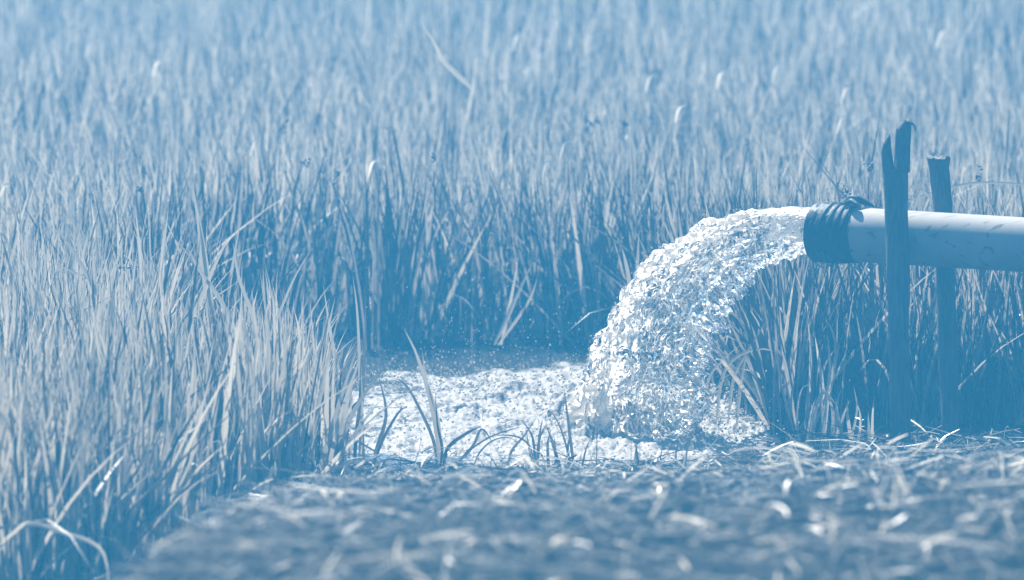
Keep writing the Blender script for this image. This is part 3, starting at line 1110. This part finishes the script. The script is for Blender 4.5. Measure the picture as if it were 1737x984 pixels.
plant('rice_plant', 'bent dark blades arching over the front rim of the pool', 'plant', [
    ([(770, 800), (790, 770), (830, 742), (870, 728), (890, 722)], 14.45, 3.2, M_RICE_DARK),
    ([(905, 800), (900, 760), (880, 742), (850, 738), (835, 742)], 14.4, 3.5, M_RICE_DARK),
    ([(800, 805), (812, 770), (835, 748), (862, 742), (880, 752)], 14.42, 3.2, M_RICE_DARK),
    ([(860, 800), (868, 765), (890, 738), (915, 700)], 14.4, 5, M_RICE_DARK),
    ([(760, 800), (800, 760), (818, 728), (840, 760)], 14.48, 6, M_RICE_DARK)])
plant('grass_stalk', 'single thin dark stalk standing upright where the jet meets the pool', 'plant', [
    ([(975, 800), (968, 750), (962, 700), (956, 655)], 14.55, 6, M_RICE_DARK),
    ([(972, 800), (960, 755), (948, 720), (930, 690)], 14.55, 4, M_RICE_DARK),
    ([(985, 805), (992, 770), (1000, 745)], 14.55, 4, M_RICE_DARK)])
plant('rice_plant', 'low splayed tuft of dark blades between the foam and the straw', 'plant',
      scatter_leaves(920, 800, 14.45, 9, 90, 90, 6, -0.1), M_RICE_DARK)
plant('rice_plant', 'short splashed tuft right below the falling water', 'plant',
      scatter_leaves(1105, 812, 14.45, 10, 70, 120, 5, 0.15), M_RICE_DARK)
plant('rice_plant', 'pale leaf bent into a hook beside the front post', 'plant', [
    ([(1378, 775), (1380, 720), (1388, 680), (1398, 666), (1410, 676), (1422, 692)], 14.85, 8, M_STRAW_PALE),
    ([(1384, 775), (1378, 730), (1384, 690), (1392, 668)], 14.86, 9, M_STRAW_PALE),
    ([(1395, 775), (1402, 690), (1408, 620), (1402, 560)], 14.9, 9),
    ([(1360, 775), (1352, 710), (1360, 660), (1380, 652)], 14.9, 4)])
plant('rice_plant', 'tuft of pale narrow leaves low between the jet and the front post', 'plant',
      scatter_leaves(1425, 780, 14.85, 13, 130, 160, 7, 0.1), M_RICE)
plant('rice_plant', 'upright pale leaves hanging under the black sleeve', 'plant',
      scatter_leaves(1385, 730, 15.2, 9, 230, 90, 8, 0.0), M_RICE)
plant('rice_plant', 'wet arching blades just right of the falling jet', 'plant', [
    ([(1215, 720), (1225, 640), (1250, 605), (1290, 592), (1320, 598)], 15.25, 7),
    ([(1235, 720), (1245, 640), (1275, 585), (1300, 545)], 15.3, 7),
    ([(1250, 720), (1255, 660), (1262, 620), (1268, 590)], 15.3, 8),
    ([(1205, 720), (1200, 650), (1225, 612), (1262, 580)], 15.25, 5)])
plant('dry_leaf', 'long pale dead leaf bowed over in the bottom left corner', 'leaf',
      [([(-20, 898), (60, 890), (110, 905), (155, 920), (178, 945), (186, 1010)], (11.6, 11.0), 9)], M_STRAW_PALE)
plant('dry_leaf', 'pale dead leaf arched above the straw at lower left', 'leaf',
      [([(318, 890), (350, 872), (385, 868), (420, 880), (470, 905)], (10.6, 10.3), 9)], M_STRAW_PALE)
plant('dry_stalk', 'pale jointed straw stalk standing straight in the dark left foreground', 'stalk',
      [([(293, 912), (290, 860), (286, 810), (290, 745), (297, 700)], 13.3, 7)], M_STRAW_PALE)
plant('dry_stalk', 'blurred pale straw stub standing up out of the middle of the straw bank', 'stalk',
      [([(878, 915), (872, 880), (868, 850), (868, 818)], (9.6, 9.65), 11)], M_STRAW_PALE)
plant('dry_stalk', 'blurred leaning straw stub at the left end of the straw bank', 'stalk',
      [([(430, 985), (452, 960), (462, 935), (465, 905)], (8.3, 8.4), 12)], M_STRAW_PALE)
plant('dry_leaf', 'pale bowed straw lying near the middle of the straw bank', 'leaf',
      [([(960, 915), (1000, 912), (1035, 930), (1060, 965)], (8.7, 8.5), 10)], M_STRAW_PALE)
plant('grass_stalk', 'bent pale stalk with a bright knob standing above the far field', 'stalk', [
    ([(800, 150), (785, 135), (752, 103), (738, 75), (711, 32)], (18.4, 18.2), 10)], M_STRAW_PALE)
plant('rice_plant', 'pair of long pale leaves towering over the rice at left', 'plant', [
    ([(372, 620), (356, 500), (345, 420), (334, 360), (326, 305)], 15.1, 10),
    ([(362, 620), (352, 520), (342, 440), (337, 390), (330, 345)], 15.12, 9)])
plant('rice_plant', 'long blades crossing diagonally in the rice at left', 'plant', [
    ([(245, 620), (190, 540), (150, 470), (120, 420), (95, 385)], 14.6, 11),
    ([(330, 590), (255, 545), (180, 490), (110, 455), (70, 438)], 14.7, 6),
    ([(230, 640), (190, 560), (160, 490), (158, 420)], 14.6, 10)])
plant('rice_plant', 'crossed pale blades above the dark gap at left', 'plant', [
    ([(300, 600), (340, 510), (362, 455), (390, 400)], 14.9, 9),
    ([(420, 620), (380, 520), (340, 460), (318, 420)], 14.9, 9),
    ([(450, 620), (430, 540), (405, 470), (395, 410)], 14.9, 8),
    ([(430, 640), (470, 540), (500, 470), (530, 420)], 14.9, 5)])
plant('rice_plant', 'slanting pale leaves in the dark gap behind the pool', 'plant', [
    ([(838, 585), (860, 540), (882, 490), (905, 440)], 17.0, 9),
    ([(850, 585), (862, 530), (872, 480), (880, 430)], 17.05, 7),
    ([(845, 585), (878, 540), (900, 505), (912, 470)], 17.0, 6)])
plant('rice_plant', 'lone pale leaf beside the upper left edge of the jet', 'plant', [
    ([(1078, 520), (1080, 470), (1082, 430), (1084, 390)], 16.2, 8),
    ([(1070, 520), (1066, 470), (1060, 440), (1055, 420)], 16.2, 8)])
plant('grass_stalk', 'thin dark stem with small seed heads leaning above the black sleeve', 'stalk', [
    ([(1462, 360), (1430, 330), (1392, 285), (1350, 235)], 15.5, 2.5, M_RICE_DARK)], M_RICE_DARK,
    seeds=[(1424, 314, 15.5), (1432, 330, 15.5), (1438, 322, 15.5)])
plant('rice_leaf', 'thin bright leaf arching sideways behind the shorter post', 'leaf',
      [([(1530, 345), (1600, 322), (1660, 310), (1740, 314), (1800, 330)], (15.6, 15.5), 5)], M_STRAW_PALE)
plant('rice_plant', 'two pale blades crossing between the posts above the pipe', 'plant', [
    ([(1545, 375), (1555, 340), (1565, 315), (1570, 300)], 15.35, 6, M_STRAW_PALE),
    ([(1590, 350), (1568, 325), (1548, 305)], 15.35, 5, M_STRAW_PALE)])

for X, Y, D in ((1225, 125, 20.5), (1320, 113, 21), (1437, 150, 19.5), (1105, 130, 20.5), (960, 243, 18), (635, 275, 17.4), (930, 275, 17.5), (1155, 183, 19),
                (155, 73, 22), (435, 238, 18), (1600, 55, 22.5), (270, 105, 21), (1430, 200, 18.6), (880, 60, 22.5), (10, 315, 17)):  # leaf tips given bright straw colour in place of glints
    plant('rice_leaf', 'short bent leaf tip coloured bright as a glint in the far rice', 'leaf',
          [([(X - 10, Y + 26), (X - 6, Y + 8), (X - 2, Y), (X + 5, Y - 3), (X + 10, Y - 3)], (D, D - 0.05), 5)], M_STRAW_GLINT, 'glint-coloured leaf tips in the far rice')

# sedge heads dotted over the field
SEDGE = [(740, 265, 17.2, 'dark round sedge head near the middle of the field'), (490, 215, 18.5, 'dark sedge head high in the field left of centre'),
         (525, 275, 17.2, 'sedge head with a dark cluster lower left of centre'), (1010, 205, 18.6, 'blurred dark sedge head in the field right of centre'),
         (1060, 205, 18.6, 'small dark sedge head paired beside another at right of centre'), (668, 215, 18.6, 'small dark sedge head in the upper middle field'),
         (575, 300, 16.9, 'dark sedge head just above the gap at left'), (235, 320, 16.2, 'dark sedge head in the rice at upper left'),
         (215, 455, 14.8, 'dark sedge head among the near rice at left'), (330, 545, 14.6, 'dark sedge head deep in the near rice'),
         (1470, 280, 16.6, 'small sedge head left of the front post top'), (1660, 290, 16.4, 'sedge head right of the shorter post')]
for X, Y, D, lab in SEDGE:
    sx = random.uniform(-25, 25)
    seeds = [(X + random.gauss(0, 6), Y + random.gauss(0, 6), D) for _ in range(random.choice((2, 3, 4)))]
    plant('sedge', lab, 'plant', [([(X + sx, Y + 170), (X + sx * .5, Y + 90), (X, Y)], D, 2.5, M_RICE_DARK)], M_RICE_DARK, 'sedges scattered in the rice', seeds)


# near rice clumps as plants of their own
def near_clumps():
    protos = []
    for k in range(5):
        lv = []
        for i in range(11):
            L = random.uniform(0.30, 0.60)
            az = random.uniform(0, 2 * math.pi)
            ln = abs(random.gauss(0.10, 0.10))
            cu = abs(random.gauss(0.05, 0.08))
            dx, dy = math.cos(az), math.sin(az)
            b = np.array((random.gauss(0, 0.022), random.gauss(0, 0.022), 0))
            pts = [b + np.array((dx * (ln * t + cu * t * t) * L, dy * (ln * t + cu * t * t) * L, L * t * (1 - 0.1 * cu * t))) for t in np.linspace(0, 1, 5)]
            me = ribbon('leaf', pts, random.uniform(0.009, 0.021), None, M_RICE, tilt=random.uniform(-0.9, 0.9), segs=8, base_w=0.45)
            mesh = me.data
            bpy.data.objects.remove(me)
            lv.append(mesh)
        protos.append(lv)
    spots = []
    tries = 0
    while len(spots) < 70 and tries < 5000:
        tries += 1
        y = random.uniform(13.3, 15.6)
        x = random.uniform(-1.42, -0.40)
        if not rice_allowed(np.array([x]), np.array([y]))[0]:
            continue
        if any((x - a) ** 2 + (y - b) ** 2 < 0.085 ** 2 for a, b in spots):
            continue
        spots.append((x, y))
    for i, (x, y) in enumerate(spots):
        z = float(ground_z(np.array([x]), np.array([y]))[0]) - 0.01
        root = empty('rice_clump', (x, y, z))
        root.rotation_euler = (0, 0, random.uniform(0, 6.28))
        s = random.uniform(0.85, 1.08) * (0.70 if (x > -0.95 and y > 13.8) else 0.92)
        root.scale = (s, s, s)
        tag(root, 'clump of upright pointed rice leaves in the near stand left of the pool', 'plant', 'rice clumps left of the pool')
        for me in protos[i % 5]:
            link('leaf', me, None, root)


near_clumps()


# ------------------------------------------------------------------ haze
def haze():
    m, n, l = mat('blue_haze')
    out = N(n, 'ShaderNodeOutputMaterial')
    v = N(n, 'ShaderNodeVolumePrincipled')
    v.inputs['Color'].default_value = HAZE_COLOUR  # added volume whose blue scatter lifts the dark tones
    v.inputs['Density'].default_value = HAZE_DENSITY
    v.inputs['Anisotropy'].default_value = 0.35
    l.new(v.outputs[0], out.inputs['Volume'])
    X, Z0, Z1 = 155, -1.3, 3.9
    vv = [(sx * X, sy * X, z) for z in (Z0, Z1) for sx, sy in ((-1, -1), (1, -1), (1, 1), (-1, 1))]
    me = mesh_np('haze', vv, [(3, 2, 1, 0), (4, 5, 6, 7), (0, 1, 5, 4), (1, 2, 6, 5), (2, 3, 7, 6), (3, 0, 4, 7)], smooth=False)
    o = link('haze', me, m)
    tag(o, 'thin blue haze added over the whole field to turn its shadows blue', 'haze', kind='stuff')


haze()
